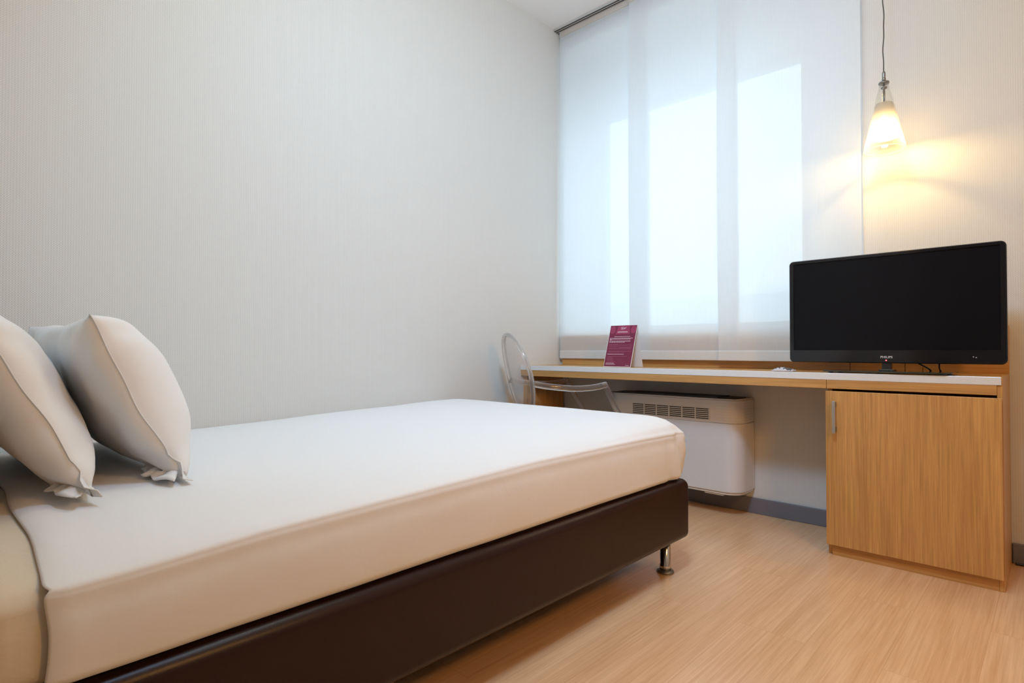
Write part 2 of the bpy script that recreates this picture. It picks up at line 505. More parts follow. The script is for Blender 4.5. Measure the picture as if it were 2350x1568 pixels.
# ------------------------------------------------------------------ the room
HC = 3.0
RX, RY = 3.35, -5.0          # right wall, far end of the corridor
WX0, WX1, WZ0, WZ1 = 0.07, 1.467, 0.96, 2.52     # glazed opening, at the back of the recess
NX0, NX1, NZ0, NZ1 = 0.02, 1.79, 0.95, 2.88      # recess behind the blinds
WT = 0.32                                       # its depth
link('floor', boxes((-0.1, RX + .1, RY - .1, 0.1, -0.10, 0.0)), M['floor'], kind='structure')
link('ceiling', boxes((-0.1, RX + .1, RY - .1, 0.25, HC, HC + 0.1)), M['ceiling'], kind='structure')
link('wall_left', boxes((-0.1, 0.0, -3.02, 0.25, 0, HC)), M['wall'], kind='structure')
link('wall_window', boxes((0, NX0, 0, WT, 0, HC), (NX1, RX, 0, WT, 0, HC), (NX0, NX1, 0, WT, 0, NZ0), (NX0, NX1, 0, WT, NZ1, HC)), M['wall'], kind='structure')
link('wall_recess', boxes((-.1, WX0, WT, WT + .12, 0, HC + .1), (WX1, RX + .1, WT, WT + .12, 0, HC + .1), (WX0, WX1, WT, WT + .12, 0, WZ0), (WX0, WX1, WT, WT + .12, WZ1, HC + .1)), M['recess'], kind='structure')
link('trim_1', boxes((NX0, NX0 + .004, .004, WT, NZ0, NZ1), (NX1 - .004, NX1, .004, WT, NZ0, NZ1), (NX0 + .004, NX1 - .004, .004, WT, NZ0, NZ0 + .004), (NX0 + .004, NX1 - .004, .004, WT, NZ1 - .004, NZ1)), M['recess'], kind='structure')
link('wall_right', boxes((RX, RX + .1, RY, 0.22, 0, HC)), M['wall'], kind='structure')
link('wall_head', boxes((-0.1, 1.5, RY, -3.02, 0, HC)), M['wall'], kind='structure')
link('wall_back', boxes((-0.1, RX + .1, RY - .1, RY, 0, HC)), M['wall'], kind='structure')
link('baseboard_window', boxes((0.036, 1.734, -0.012, 0, 0, 0.08), (2.296, RX, -0.012, 0, 0, 0.08)), M['base'], kind='structure', bevel=0.003)
link('baseboard_left', boxes((0, 0.012, -3.02, -0.40, 0, 0.08)), M['base'], kind='structure', bevel=0.003)
link('baseboard_right', boxes((RX - 0.012, RX, RY, -0.012, 0, 0.08)), M['base'], kind='structure', bevel=0.003)
# window: frame with one tall pane
w = link('window_1', boxes((WX0, WX0 + .05, WT + .04, WT + .10, WZ0, WZ1), (WX1 - .05, WX1, WT + .04, WT + .10, WZ0, WZ1),
                           (WX0 + .05, WX1 - .05, WT + .04, WT + .10, WZ0, WZ0 + .05), (WX0 + .05, WX1 - .05, WT + .04, WT + .10, WZ1 - .05, WZ1)), M['frame'], kind='structure')
link('pane', boxes((WX0 + .05, WX1 - .05, WT + .068, WT + .074, WZ0 + .05, WZ1 - .05)), M['pane'], w)
# the pale block opposite, dimly seen through the blinds
link('building_exterior', boxes((-16, 8, 9.0, 15.0, -3.0, 2.02)), M['facade'], kind='structure')
link('ground_exterior', boxes((-40, 40, 0.6, 60.0, -3.1, -3.0)), M['facade'], kind='structure')

# ------------------------------------------------------------------ curtain track and panel blinds
t = thing('curtain_track', 'slim grey multi-groove aluminium curtain track along the ceiling over the blinds', 'curtain rail', (0.9, -0.05, 2.98))
og = t.location
link('rail', boxes((0.002, 1.90, -0.080, -0.018, 2.990, 3.0)), M['track'], t, origin=og, bevel=0.002)
for yy in (-0.068, -0.049, -0.030):
    link('groove', boxes((0.002, 1.90, yy - 0.0035, yy + 0.0035, 2.9885, 2.992)), M['slot'], t, origin=og)

blind_specs = [
    (0.016, 0.700, -0.030, 'leftmost sheer white panel blind, in the corner against the left wall'),
    (0.568, 1.230, -0.049, 'middle sheer white panel blind, hanging behind the red card'),
    (1.126, 1.797, -0.068, 'rightmost sheer white panel blind, its lower end behind the television'),
]
for (x0, x1, yb, lab) in blind_specs:
    t = thing('panel_blind', lab, 'blind', ((x0 + x1) / 2, yb, 0.79), group='panel blinds over the window')
    og = t.location
    bm = bmesh.new(); nx, nzv = 24, 40; g = []
    for j in range(nzv + 1):
        z = 0.842 + (2.957 - 0.842) * j / nzv; row = []
        for i in range(nx + 1):
            x = x0 + (x1 - x0) * i / nx
            e = max(0.0, abs(2 * i / nx - 1) - 0.75)
            y = yb - 0.004 * math.sin(z * 2.1 + x0 * 5) * math.sin(math.pi * (2.957 - z) / 2.1) * e * 4 * 0.6
            xx = x - 0.006 * math.sin(math.pi * (z - 0.842) / 2.1) * (1 if i == 0 else 0)
            row.append(bm.verts.new((xx, y, z)))
        g.append(row)
    for j in range(nzv):
        for i in range(nx):
            bm.faces.new((g[j][i], g[j][i + 1], g[j + 1][i + 1], g[j + 1][i]))
    link('fabric', bm_mesh(bm), M['blind'], t, smooth=True, origin=og)
    link('bottom_hem', boxes((x0, x1, yb - 0.005, yb + 0.005, 0.790, 0.843)), M['hem'], t, origin=og, bevel=0.003)
    link('header', boxes((x0, x1, yb - 0.004, yb + 0.004, 2.957, 2.991)), M['header'], t, origin=og)

# ------------------------------------------------------------------ desk along the window wall
XL, XR, DY, DZ = 1.734, 2.294, -0.400, 0.75
t = thing('desk', 'long oak desk running under the window with an aluminium front edge', 'desk', (1.0, -0.2, 0))
og = t.location
link('worktop', boxes((0.0, XL - .0007, DY, -0.002, 0.686, 0.722), (XL + .0007, XR - .016, DY, -.002, 0.686, 0.722), (0.0, XR - .016, DY + 0.004, -.002, 0.722, DZ)), M['oak_h'], t, origin=og, bevel=0.0012)
link('edge_strip', boxes((0.0, XR - .0035, DY - 0.0015, DY + 0.004, 0.7222, DZ + 0.0012)), M['alu'], t, origin=og, bevel=0.0012)
link('side_panel', boxes((0.002, 0.032, DY + 0.02, -0.014, 0.0, 0.686)), M['oak_v'], t, origin=og, bevel=0.0015)
link('back_panel', boxes((0.028, XL - .001, -0.022, -0.002, DZ, 0.945), (XL + .001, 1.947, -0.022, -.002, DZ, 0.945), (1.949, 2.011, -0.022, -.002, DZ, 0.945), (2.013, XR, -0.022, -0.002, DZ, 0.945)), M['oak_h'], t, origin=og, bevel=0.001)

t = thing('cabinet', 'oak cabinet with one door standing under the right end of the desk', 'cabinet', ((XL + XR) / 2, -0.2, 0))
og = t.location
link('carcass', boxes((XL, XL + .018, DY + .018, -0.013, 0, 0.686), (XR - .0158, XR, DY + .0045, -0.013, 0, DZ), (XL + .018, XR - .016, DY + .03, -0.013, 0.05, 0.066), (XL + .018, XR - .016, -0.025, -0.013, 0.066, 0.686)), M['oak_v'], t, origin=og, bevel=0.001)
d = link('door', boxes((XL + .001, XR - .002, DY - 0.018, DY - 0.0005, 0.046, 0.677)), M['oak_v'], t, origin=og, bevel=0.0015)
h = link('handle', boxes((1.766, 1.778, DY - 0.048, DY - 0.042, 0.507, 0.638)), M['satin'], d, origin=og, bevel=0.001)
link('plinth', boxes((XL + .018, XR - .016, DY + .004, DY + .02, 0.0, 0.044)), M['oak_h'], t, origin=og)
for zz in (0.512, 0.613):
    link('handle_standoff', boxes((1.7685, 1.7755, DY - 0.042, DY - 0.018, zz, zz + .02)), M['grey_metal'], d, origin=og)

# ------------------------------------------------------------------ television
TW, TH, TD = 0.74, 0.447, 0.036
TC = (1.936, -0.312, 0.75)
t = thing('television', 'flat black television with dark screen standing on the desk', 'television', TC, math.radians(-1.03))
z0 = 0.043


def rrect(w, h, r, n=6):
    pts = []
    for cx, cz, a0 in ((w / 2 - r, h / 2 - r, 0), (-w / 2 + r, h / 2 - r, 90), (-w / 2 + r, -h / 2 + r, 180), (w / 2 - r, -h / 2 + r, 270)):
        for k in range(n + 1):
            a = math.radians(a0 + 90 * k / n); pts.append((cx + r * math.cos(a), cz + r * math.sin(a)))
    return pts


bm = bmesh.new()
zc = z0 + TH / 2
stack = [(TW - .006, TH - .006, .016, -0.0185), (TW, TH, .018, -0.0145), (TW, TH, .018, 0.010), (TW - .02, TH - .02, .02, 0.016), (TW * .82, TH * .78, .03, 0.034), (TW * .70, TH * .62, .03, 0.040)]
rings = []
for (ww, hh, r, y) in stack:
    rings.append([bm.verts.new((px, y, zc + pz)) for px, pz in rrect(ww, hh, r)])
SW, SH, SZ = TW - 0.036, TH - 0.066, 0.015
scr_c = zc + 0.0195
fr = [[bm.verts.new((px, -0.0185, scr_c + pz)) for px, pz in rrect(SW, SH, .002)], [bm.verts.new((px, -0.0135, scr_c + pz)) for px, pz in rrect(SW - .002, SH - .002, .002)]]
seq = [fr[1], fr[0]] + rings
for a, b in zip(seq[:-1], seq[1:]):
    nn = len(a)
    for k in range(nn): bm.faces.new((a[k], a[(k + 1) % nn], b[(k + 1) % nn], b[k]))
bm.faces.new(rings[-1])
link('bezel', bm_mesh(bm), M['blackgloss'], t)
bm = bmesh.new()
bm.faces.new([bm.verts.new((px, -0.0137, scr_c + pz)) for px, pz in rrect(SW - .001, SH - .001, .002)])
add_me = bm_mesh(bm)
o = link('screen', add_me, M['screen'], t)
sm = o.modifiers.new('thick', 'SOLIDIFY'); sm.thickness = 0.003; sm.offset = -1
# stand
link('neck', boxes((-0.018, 0.014, -0.012, 0.016, 0.012, 0.075), (-0.026, 0.026, -0.03, 0.03, 0.012, 0.018)), M['black'], t, bevel=0.002)
bm = bmesh.new()
pl = rrect(0.44, 0.19, .03)
top = [bm.verts.new((px, pz + .0, .0125)) for px, pz in pl]; bot = [bm.verts.new((px, pz + .0, .0065)) for px, pz in pl]
bm.faces.new(top); bm.faces.new(bot[::-1])
for k in range(len(pl)): bm.faces.new((bot[k], bot[(k + 1) % len(pl)], top[(k + 1) % len(pl)], top[k]))
b = link('base', bm_mesh(bm), M['baseglass'], t)
for fx in (-0.19, 0.19):
    for fy in (-0.07, 0.07):
        link('foot', lathe([(0, 0), (.009, 0), (.009, .0066), (0, .0066)], 12, center=(fx, fy, 0.0)), M['black'], b)
for (xa, xb2) in ((0.08, 0.125), (0.158, 0.160)):
    link('cable', tube(spline([(xa, 0.02, 0.10), (xa + .005, 0.04, 0.055), (xb2, 0.07, 0.022), (xb2 + .003, 0.12, 0.006), (xb2 + .003, 0.19, 0.0045)], 6), 0.0032, n=8), M['black'], t)
# maker's lettering, light and infrared window
cu = bpy.data.curves.new('lettering', 'FONT'); cu.body = 'PHILIPS'; cu.size = 0.0125; cu.align_x = 'CENTER'; cu.extrude = 0.0003; cu.space_character = 1.05; cu.offset = 0.0003
tmp = bpy.data.objects.new('tmp', cu); COL.objects.link(tmp)
dg = bpy.context.evaluated_depsgraph_get(); me = bpy.data.meshes.new_from_object(tmp.evaluated_get(dg)); bpy.data.objects.remove(tmp)
me.transform(Matrix.Translation((0.0, -0.0188, z0 + 0.0205)) @ Matrix.Rotation(math.pi / 2, 4, 'X'))
me.materials.clear()
link('brand_lettering', me, M['brand'], t)
bm = bmesh.new(); bmesh.ops.create_uvsphere(bm, u_segments=12, v_segments=8, radius=0.0024, matrix=Matrix.Translation((-0.001, -0.0185, z0 + 0.0115)))
o = link('standby_light', bm_mesh(bm), M['led'], t, smooth=True); o['label'] = 'red glowing standby light'
link('badge', boxes((0.272, 0.276, -0.0188, -0.0182, z0 + .026, z0 + .029), (0.280, 0.284, -0.0188, -0.0182, z0 + .024, z0 + .027)), M['brand'], t)

# ------------------------------------------------------------------ pendant lamp
PX, PY = 1.902, -0.148
t = thing('pendant_lamp', 'glass cone pendant lamp glowing warmly above the television', 'lamp', (PX, PY, 1.71))
og = t.location
ZB, ZT = 1.708, 1.995
link('canopy', lathe([(0, 3.0125), (.045, 3.0125), (.045, 2.985), (.04, 2.978), (0, 2.978)], 24, center=(PX, PY, 0)), M['grey_metal'], t, smooth=False, origin=og)
link('cord', tube([(PX + 0.0018 * math.sin(z * 23) + .001 * math.sin(z * 61), PY + 0.0012 * math.cos(z * 19), z) for z in [2.035 + (2.98 - 2.035) * k / 60 for k in range(61)]], 0.0022, n=7, up=(0, 1, 0)), M['cord'], t, smooth=True, origin=og)
link('connector', lathe([(0, 2.042), (.005, 2.042), (.0065, 2.036), (.0065, 2.020), (.0058, 2.016), (.0075, 2.014), (.0075, 2.003), (0, 2.0)], 16, center=(PX, PY, 0)), M['grey_metal'], t, smooth=True, origin=og)
link('collar', lathe([(0, 2.000), (.008, 2.0005), (.0195, 1.997), (.0205, 1.993), (.0195, 1.990), (.008, 1.991), (0, 1.991)], 24, center=(PX, PY, 0)), M['grey_metal'], t, smooth=True, origin=og)
link('stem', lathe([(0, 1.991), (.0045, 1.991), (.0045, 1.980), (.012, 1.976), (.012, 1.971), (.0045, 1.968), (.0042, 1.905), (.011, 1.900), (.011, 1.862), (0, 1.860)], 16, center=(PX, PY, 0)), M['grey_metal'], t, smooth=True, origin=og)


def cone_r(z): return 0.0165 + (0.0775 - 0.0165) * (ZT - 0.006 - z) / (ZT - 0.006 - ZB)


prof = [(cone_r(z), z) for z in (ZB + .002, ZB + .05, ZB + .1, ZB + .15, ZB + .2, ZB + .25, ZT - .006)]
prof = prof + [(r - 0.0028, z) for r, z in prof[::-1]]
link('shade', lathe(prof, 56, closed=True, center=(PX, PY, 0)), M['lampglass'], t, smooth=True, origin=og)
rim = [(cone_r(ZB) - .0014 + .0026 * math.cos(a), ZB + .0026 * math.sin(a)) for a in [2 * math.pi * k / 10 for k in range(10)]]
o = link('shade_rim', lathe(rim, 56, closed=True, center=(PX, PY, 0)), M['frost'], t, smooth=True, origin=og); o['label'] = 'rounded pale lower rim of the glass cone'
za, zb_ = 1.762, 1.905
prof = [(cone_r(z) - 0.0042, z) for z in (za, 1.81, 1.85, zb_)]
prof = prof + [(r - 0.001, z) for r, z in prof[::-1]]
o = link('diffuser', lathe(prof, 56, closed=True, center=(PX, PY, 0)), M['frost'], t, smooth=True, origin=og); o['label'] = 'frosted white band inside the clear cone'
bm = lathe_bm([(0, 1.778), (.008, 1.780), (.013, 1.79), (.0145, 1.805), (.0135, 1.83), (.009, 1.855), (0, 1.861)], 20, center=(PX, PY, 0))
link('bulb', bm_mesh(bm), M['bulb'], t, smooth=True, origin=og)
pl_ = bpy.data.lights.new('pendant_bulb_light', 'POINT'); pl_.energy = 7.5; pl_.color = (1.0, 0.66, 0.24); pl_.shadow_soft_size = 0.012
po = bpy.data.objects.new('pendant_bulb_light', pl_); COL.objects.link(po); po.location = (0, 0, 1.768 - 1.71); po.parent = t
t.location = (PX + 0.009, PY - 0.047, 1.71 - 0.013)

# ------------------------------------------------------------------ fan coil heater under the desk
t = thing('fan_coil_heater', 'white wall-mounted fan coil heater under the desk', 'heater', (0.95, -0.1, 0.1))
og = t.location
FX0, FX1, FY, FZ0, FZ1 = 0.505, 1.288, -0.200, 0.115, 0.592


def slab_bm(bm, x0, x1, y0, y1, z0, z1, r, n=14):
    """vertical slab whose two front corners (towards -y) are rounded."""
    pts = [(x0, y1)] + [(x0 + r - r * math.cos(math.pi / 2 * k / n), y0 + r - r * math.sin(math.pi / 2 * k / n)) for k in range(n + 1)]
    pts += [(x1 - r + r * math.sin(math.pi / 2 * k / n), y0 + r - r * math.cos(math.pi / 2 * k / n)) for k in range(n + 1)] + [(x1, y1)]
    lo = [bm.verts.new((x, y, z0)) for x, y in pts]; hi = [bm.verts.new((x, y, z1)) for x, y in pts]
    bm.faces.new(lo[::-1]); bm.faces.new(hi)
    for k in range(len(pts)): bm.faces.new((lo[k], lo[(k + 1) % len(pts)], hi[(k + 1) % len(pts)], hi[k]))


bm = bmesh.new(); slab_bm(bm, FX0, FX1, FY, -0.005, FZ0 + .012, 0.474, 0.085)
link('lower_casing', bm_mesh(bm), M['white_plastic'], t, auto=True, origin=og, bevel=0.004)
bm = bmesh.new(); nr = 8; z = 0.477; hgt = (FZ1 - 0.477) / nr
GX0, GX1, GZ0, GZ1 = 0.680, 1.134, 0.488, 0.547
slab_bm(bm, FX0 + .0012, FX1 - .0012, FY + .0012, -0.005, 0.4745, FZ1, 0.084)
ucase = link('upper_casing', bm_mesh(bm), M['white_plastic'], t, auto=True, origin=og, bevel=0.003)
for xa, xb2 in ((FX0, GX0 - .03), (GX1 + .03, FX1)):      # stacked ribs at both ends
    bm = bmesh.new()
    for k in range(nr):
        za_ = 0.478 + k * hgt
        r = 0.085
        pts = []
        if xa == FX0:
            pts = [(FX0, -0.02)] + [(FX0 + r - r * math.cos(math.pi / 2 * q / 8), FY + r - r * math.sin(math.pi / 2 * q / 8)) for q in range(9)] + [(xb2, FY)]
        else:
            pts = [(xa, FY)] + [(FX1 - r + r * math.sin(math.pi / 2 * q / 8), FY + r - r * math.cos(math.pi / 2 * q / 8)) for q in range(9)] + [(FX1, -0.02)]
        inn = [(min(max(x, FX0 + .004), FX1 - .004), y + .004) for x, y in pts]
        lo = [bm.verts.new((x, y, za_)) for x, y in pts]; hi = [bm.verts.new((x, y, za_ + hgt - .0035)) for x, y in pts]
        lo2 = [bm.verts.new((x, y, za_)) for x, y in inn]; hi2 = [bm.verts.new((x, y, za_ + hgt - .0035)) for x, y in inn]
        for q in range(len(pts) - 1):
            bm.faces.new((lo[q], lo[q + 1], hi[q + 1], hi[q])); bm.faces.new((hi[q], hi[q + 1], hi2[q + 1], hi2[q])); bm.faces.new((lo2[q], lo2[q + 1], lo[q + 1], lo[q]))
    link('ribs', bm_mesh(bm), M['white_plastic'], t, auto=True, origin=og)
link('vent_backing', boxes((GX0, GX1, FY + .0002, FY + .0016, GZ0, GZ1)), M['dark_grille'], t, origin=og)
bm = bmesh.new(); ns = 6
for k in range(ns + 1):
    zz = GZ0 + (GZ1 - GZ0) * k / ns
    add_box(bm, GX0, GX1, FY - .003, FY + .0005, zz - .0021, zz + .0021)
for k in range(7):
    xx = GX0 + (GX1 - GX0) * k / 6
    add_box(bm, xx - .0025, xx + .0025, FY - .0036, FY + .0005, GZ0 - .002, GZ1 + .002)
link('vent_grille', bm_mesh(bm), M['white_plastic'], t, origin=og)
bm = bmesh.new(); slab_bm(bm, FX0 + .004, FX1 - .004, FY + .004, -0.005, FZ1, FZ1 + .006, 0.08)
link('top_plate', bm_mesh(bm), M['white_plastic'], t, auto=True, origin=og)
bm = bmesh.new()
for k in range(9): add_box(bm, FX0 + .10, FX1 - .12, -0.175 + k * .018, -0.166 + k * .018, FZ1 + .0062, FZ1 + .013)
add_box(bm, FX0 + .02, FX0 + .09, -0.185, -0.03, FZ1 + .0062, FZ1 + .010); add_box(bm, FX1 - .11, FX1 - .03, -0.185, -0.03, FZ1 + .0062, FZ1 + .010)
link('top_grille', bm_mesh(bm), M['dark_grille'], t, origin=og)
bm = bmesh.new(); slab_bm(bm, FX0 + .006, FX1 - .006, FY + .006, -0.005, FZ0, FZ0 + .0115, 0.08)
link('bottom_plate', bm_mesh(bm), M['white_plastic'], t, auto=True, origin=og, bevel=0.003)
link('bracket', boxes((1.10, 1.20, FY + .012, FY + .05, FZ0 - .008, FZ0 - .0002)), M['white_plastic'], t, origin=og, bevel=0.002)

# ------------------------------------------------------------------ tent card on the desk
t = thing('tent_card', 'burgundy folded information card standing on the desk in front of the blinds', 'sign', (0.655, -0.27, 0.7515))
og = Vector(t.location)
F0, F1 = Vector((0.565, -0.322, 0.7515)), Vector((0.743, -0.322, 0.7515))
T0, T1 = Vector((0.562, -0.240, 0.988)), Vector((0.740, -0.240, 0.988))
B0, B1 = Vector((0.565, -0.193, 0.7515)), Vector((0.743, -0.193, 0.7515))


def sheet_mesh(a, b, c, d, th):
    n = (b - a).cross(d - a).normalized() * th
    bm = bmesh.new(); lo = [bm.verts.new(v) for v in (a, b, c, d)]; hi = [bm.verts.new(v - n) for v in (a, b, c, d)]
    bm.faces.new(lo); bm.faces.new(hi[::-1])
    for k in range(4): bm.faces.new((lo[k], hi[k], hi[(k + 1) % 4], lo[(k + 1) % 4]))
    return bm_mesh(bm)


link('front_leaf', sheet_mesh(F0, F1, T1, T0, 0.0008), M['paper'], t, origin=og)
link('back_leaf', sheet_mesh(B0, B1, T1, T0, -0.0008), M['paper'], t, origin=og)
eu, ev = (F1 - F0), (T0 - F0); nrm = eu.cross(ev).normalized()


def on_card(u, v, lift=0.0006): return F0 + eu * u + ev * v + nrm * lift


def patch(bm, u0, u1, v0, v1, lift):
    bm.faces.new([bm.verts.new(on_card(u, v, lift)) for u, v in ((u0, v0), (u1, v0), (u1, v1), (u0, v1))])


bm = bmesh.new(); patch(bm, 0.012, 0.985, 0.012, 0.990, 0.0004)
pr = link('printed_face', bm_mesh(bm), M['card'], t, origin=og); pr['label'] = 'burgundy printed front of the card'
bm = bmesh.new()
for cx, w_ in ((0.12, 0.10), (0.88, 0.10)):
    for q in range(2):
        pts = [(cx + (w_ - .04 * q) * math.cos(a), 0.885 + (0.095 - .03 * q) * math.sin(a)) for a in [2 * math.pi * k / 20 for k in range(20)]]
        if q == 0: bm.faces.new([bm.verts.new(on_card(u, v, .0006)) for u, v in pts])
bm.faces.new([bm.verts.new(on_card(u, v, .00055)) for u, v in ((.24, .78), (.76, .78), (.72, .98), (.30, .98))])
link('print_shapes', bm_mesh(bm), M['card_light'], pr, origin=og)
rng = random.Random(3)
bm = bmesh.new(); bm2 = bmesh.new()
for (v, u0, u1, hgt_, dim) in [(.845, .33, .68, .010, 0), (.824, .30, .68, .013, 0), (.722, .22, .80, .012, 0), (.682, .06, .90, .011, 0), (.662, .06, .84, .011, 0), (.642, .06, .14, .010, 0),
                               (.612, .06, .84, .013, 0), (.584, .06, .64, .011, 0), (.530, .07, .40, .009, 1), (.515, .44, .94, .007, 1), (.492, .08, .44, .008, 1), (.470, .46, .94, .006, 1), (.448, .09, .90, .006, 1),
                               (.425, .08, .92, .006, 1), (.372, .08, .92, .007, 1), (.352, .08, .70, .006, 1), (.300, .07, .68, .012, 0), (.252, .09, .80, .006, 1), (.228, .09, .28, .006, 1), (.200, .09, .30, .006, 1),
                               (.175, .09, .32, .006, 1), (.148, .09, .30, .006, 1), (.122, .09, .42, .006, 1), (.088, .07, .38, .012, 0), (.060, .07, .42, .012, 0), (.040, .80, .93, .010, 0)]:
    u = u0
    while u < u1:
        e = min(u1, u + rng.uniform(.025, .075))
        patch(bm2 if dim else bm, u, e, v - hgt_ / 2, v + hgt_ / 2, .0009); u = e + .010
# flourish at the head of the card
loop = [(.41, .915), (.43, .945), (.46, .955), (.45, .925), (.47, .915), (.50, .93), (.52, .95), (.53, .925), (.56, .92), (.60, .95), (.58, .925), (.52, .905), (.42, .902)]
lp = spline([(a, b, 0) for a, b in loop], 5)
for a, b in zip(lp[:-1], lp[1:]):
    dx, dy = b[0] - a[0], b[1] - a[1]; ln = math.hypot(dx, dy) or 1; ox, oy = -dy / ln * .006, dx / ln * .006
    try: bm.faces.new([bm.verts.new(on_card(*q, .001)) for q in ((a[0] - ox, a[1] - oy), (b[0] - ox, b[1] - oy), (b[0] + ox, b[1] + oy), (a[0] + ox, a[1] + oy))])
    except ValueError: pass
link('lettering', bm_mesh(bm), M['ink'], pr, origin=og)
link('small_lettering', bm_mesh(bm2), M['ink2'], pr, origin=og)

# ------------------------------------------------------------------ sachet on the desk
SX, SY = 1.545, -0.335
bm = bmesh.new(); g = []
for i in range(19):
    row = []
    for j in range(9):
        u, v = i / 18 * 2 - 1, j / 8 * 2 - 1
        hgt_ = 0.0125 * (1 - abs(u) ** 2.4) * (1 - abs(v) ** 2.2) * (1.15 - .35 * u) + 0.006 * nz((u * 2, v * 2, 0), 1.6, 4) + 0.0022 * math.sin(u * 19 + v * 5)
        row.append((SX + u * .047 * (1 - .06 * v * v), SY + v * .030 + .004 * u, DZ + .0035 + max(0, hgt_)))
    g.append(row)
vt = [bm.verts.new(p) for r in g for p in r]; vb = [bm.verts.new((p[0], p[1], DZ + .0017)) for r in g for p in r]
for i in range(18):
    for j in range(8):
        a = i * 9 + j
        f = bm.faces.new((vt[a], vt[a + 9], vt[a + 10], vt[a + 1])); bm.faces.new((vb[a], vb[a + 1], vb[a + 10], vb[a + 9]))
        if 9 <= i <= 15 and 1 <= j <= 5: f.material_index = 1
        if 3 <= i <= 6 and 2 <= j <= 3: f.material_index = 1
ed = [(i, 0) for i in range(19)] + [(18, j) for j in range(1, 9)] + [(i, 8) for i in range(17, -1, -1)] + [(0, j) for j in range(7, 0, -1)]
for (a, b) in zip(ed, ed[1:] + ed[:1]):
    bm.faces.new((vt[a[0] * 9 + a[1]], vb[a[0] * 9 + a[1]], vb[b[0] * 9 + b[1]], vt[b[0] * 9 + b[1]]))
o = link('sachet', bm_mesh(bm), [M['sachet'], M['sachet_dark']], smooth=True, origin=(SX, SY, DZ))
tag(o, 'small crumpled white and grey sachet lying on the desk beside the television', 'packet')

# ------------------------------------------------------------------ clear armchair at the desk
t = thing('armchair', 'transparent plastic armchair with oval back drawn up to the desk', 'chair', (0.408, -0.464, 0), math.radians(-28.85))


def back_y(z): return -0.225 - (z - 0.47) * 0.235


def oval(a, zc_=0.700, hw=0.200, hh=0.232): 
    x = hw * math.cos(a); z = zc_ + hh * math.sin(a)
    return (x * (1 - .10 * max(0, -math.sin(a))), back_y(z) - 0.03 * (1 - (x / hw) ** 2) * 0.6, z)


NA = 48
link('back_rim', tube([oval(2 * math.pi * k / NA) for k in range(NA)], 0.0115, 0.0125, n=10, closed=True, up=(0, 1, 0)), M['poly'], t, smooth=True)
bm = bmesh.new(); c = []
for q in range(0, 9):
    s = 1 - q / 9 * 0.999
    row = []
    for k in range(NA):
        x, y, z = oval(2 * math.pi * k / NA)
        xx, zz = x * s, 0.70 + (z - 0.70) * s
        row.append(bm.verts.new((xx, back_y(zz) - 0.03 * .6 * (1 - (xx / .2) ** 2), zz)))
    c.append(row)
for a, b in zip(c[:-1], c[1:]):
    for k in range(NA): bm.faces.new((a[k], a[(k + 1) % NA], b[(k + 1) % NA], b[k]))
bm.faces.new(c[-1])
o = link('backrest', bm_mesh(bm), M['polythin'], t, smooth=True)
sd = o.modifiers.new('thick', 'SOLIDIFY'); sd.thickness = 0.004
# two horizontal grooves near the foot of the back, where it meets the seat posts
for sx in (-1, 1):
    link('back_post', tube(spline([(sx * .115, back_y(.53) + .005, .53), (sx * .125, -.215, .49), (sx * .15, -.205, .45)], 6), 0.015, 0.013, n=10, up=(0, 1, 0)), M['poly'], t, smooth=True)
vs, fs = rounded_box(-0.245, 0.245, -0.235, 0.245, 0.44, 0.465, (0.06, 0.06, 0.009), (10, 10, 1), 4)
vs = [(x * (1 - .12 * (0.245 - y) / .48), y, z - 0.010 * max(0, 1 - (x / .22) ** 2) * max(0, 1 - (y / .22) ** 2)) for x, y, z in vs]
link('seat', mesh_from(vs, fs), M['poly'], t, smooth=True)
for sx in (-1, 1):
    arm = spline([(sx * .198, back_y(.665) + .004, .668), (sx * .222, -.19, .655), (sx * .246, -.06, .643), (sx * .256, .05, .648), (sx * .254, .125, .662)], 8)
    link('armrest', tube(arm, 0.013, 0.016, n=10, square=3.0), M['poly'], t, smooth=True)
    sup = spline([(sx * .254, .112, .664), (sx * .253, .135, .625), (sx * .250, .165, .565), (sx * .243, .205, .50), (sx * .232, .222, .455)], 8)
    link('arm_support', tube(sup, 0.017, 0.015, n=10, square=3.0, up=(0, 1, 0)), M['poly'], t, smooth=True)
    link('leg', tube(spline([(sx * .222, .215, .448), (sx * .222, .217, .25), (sx * .222, .219, 0.0)], 5), 0.023, 0.023, n=10, up=(0, 1, 0), taper=lambda s: 1 - .45 * s), M['poly'], t, smooth=True)
    link('leg', tube(spline([(sx * .185, -.205, .448), (sx * .192, -.228, .25), (sx * .20, -.29, 0.0)], 5), 0.023, 0.023, n=10, up=(0, 1, 0), taper=lambda s: 1 - .4 * s), M['poly'], t, smooth=True)

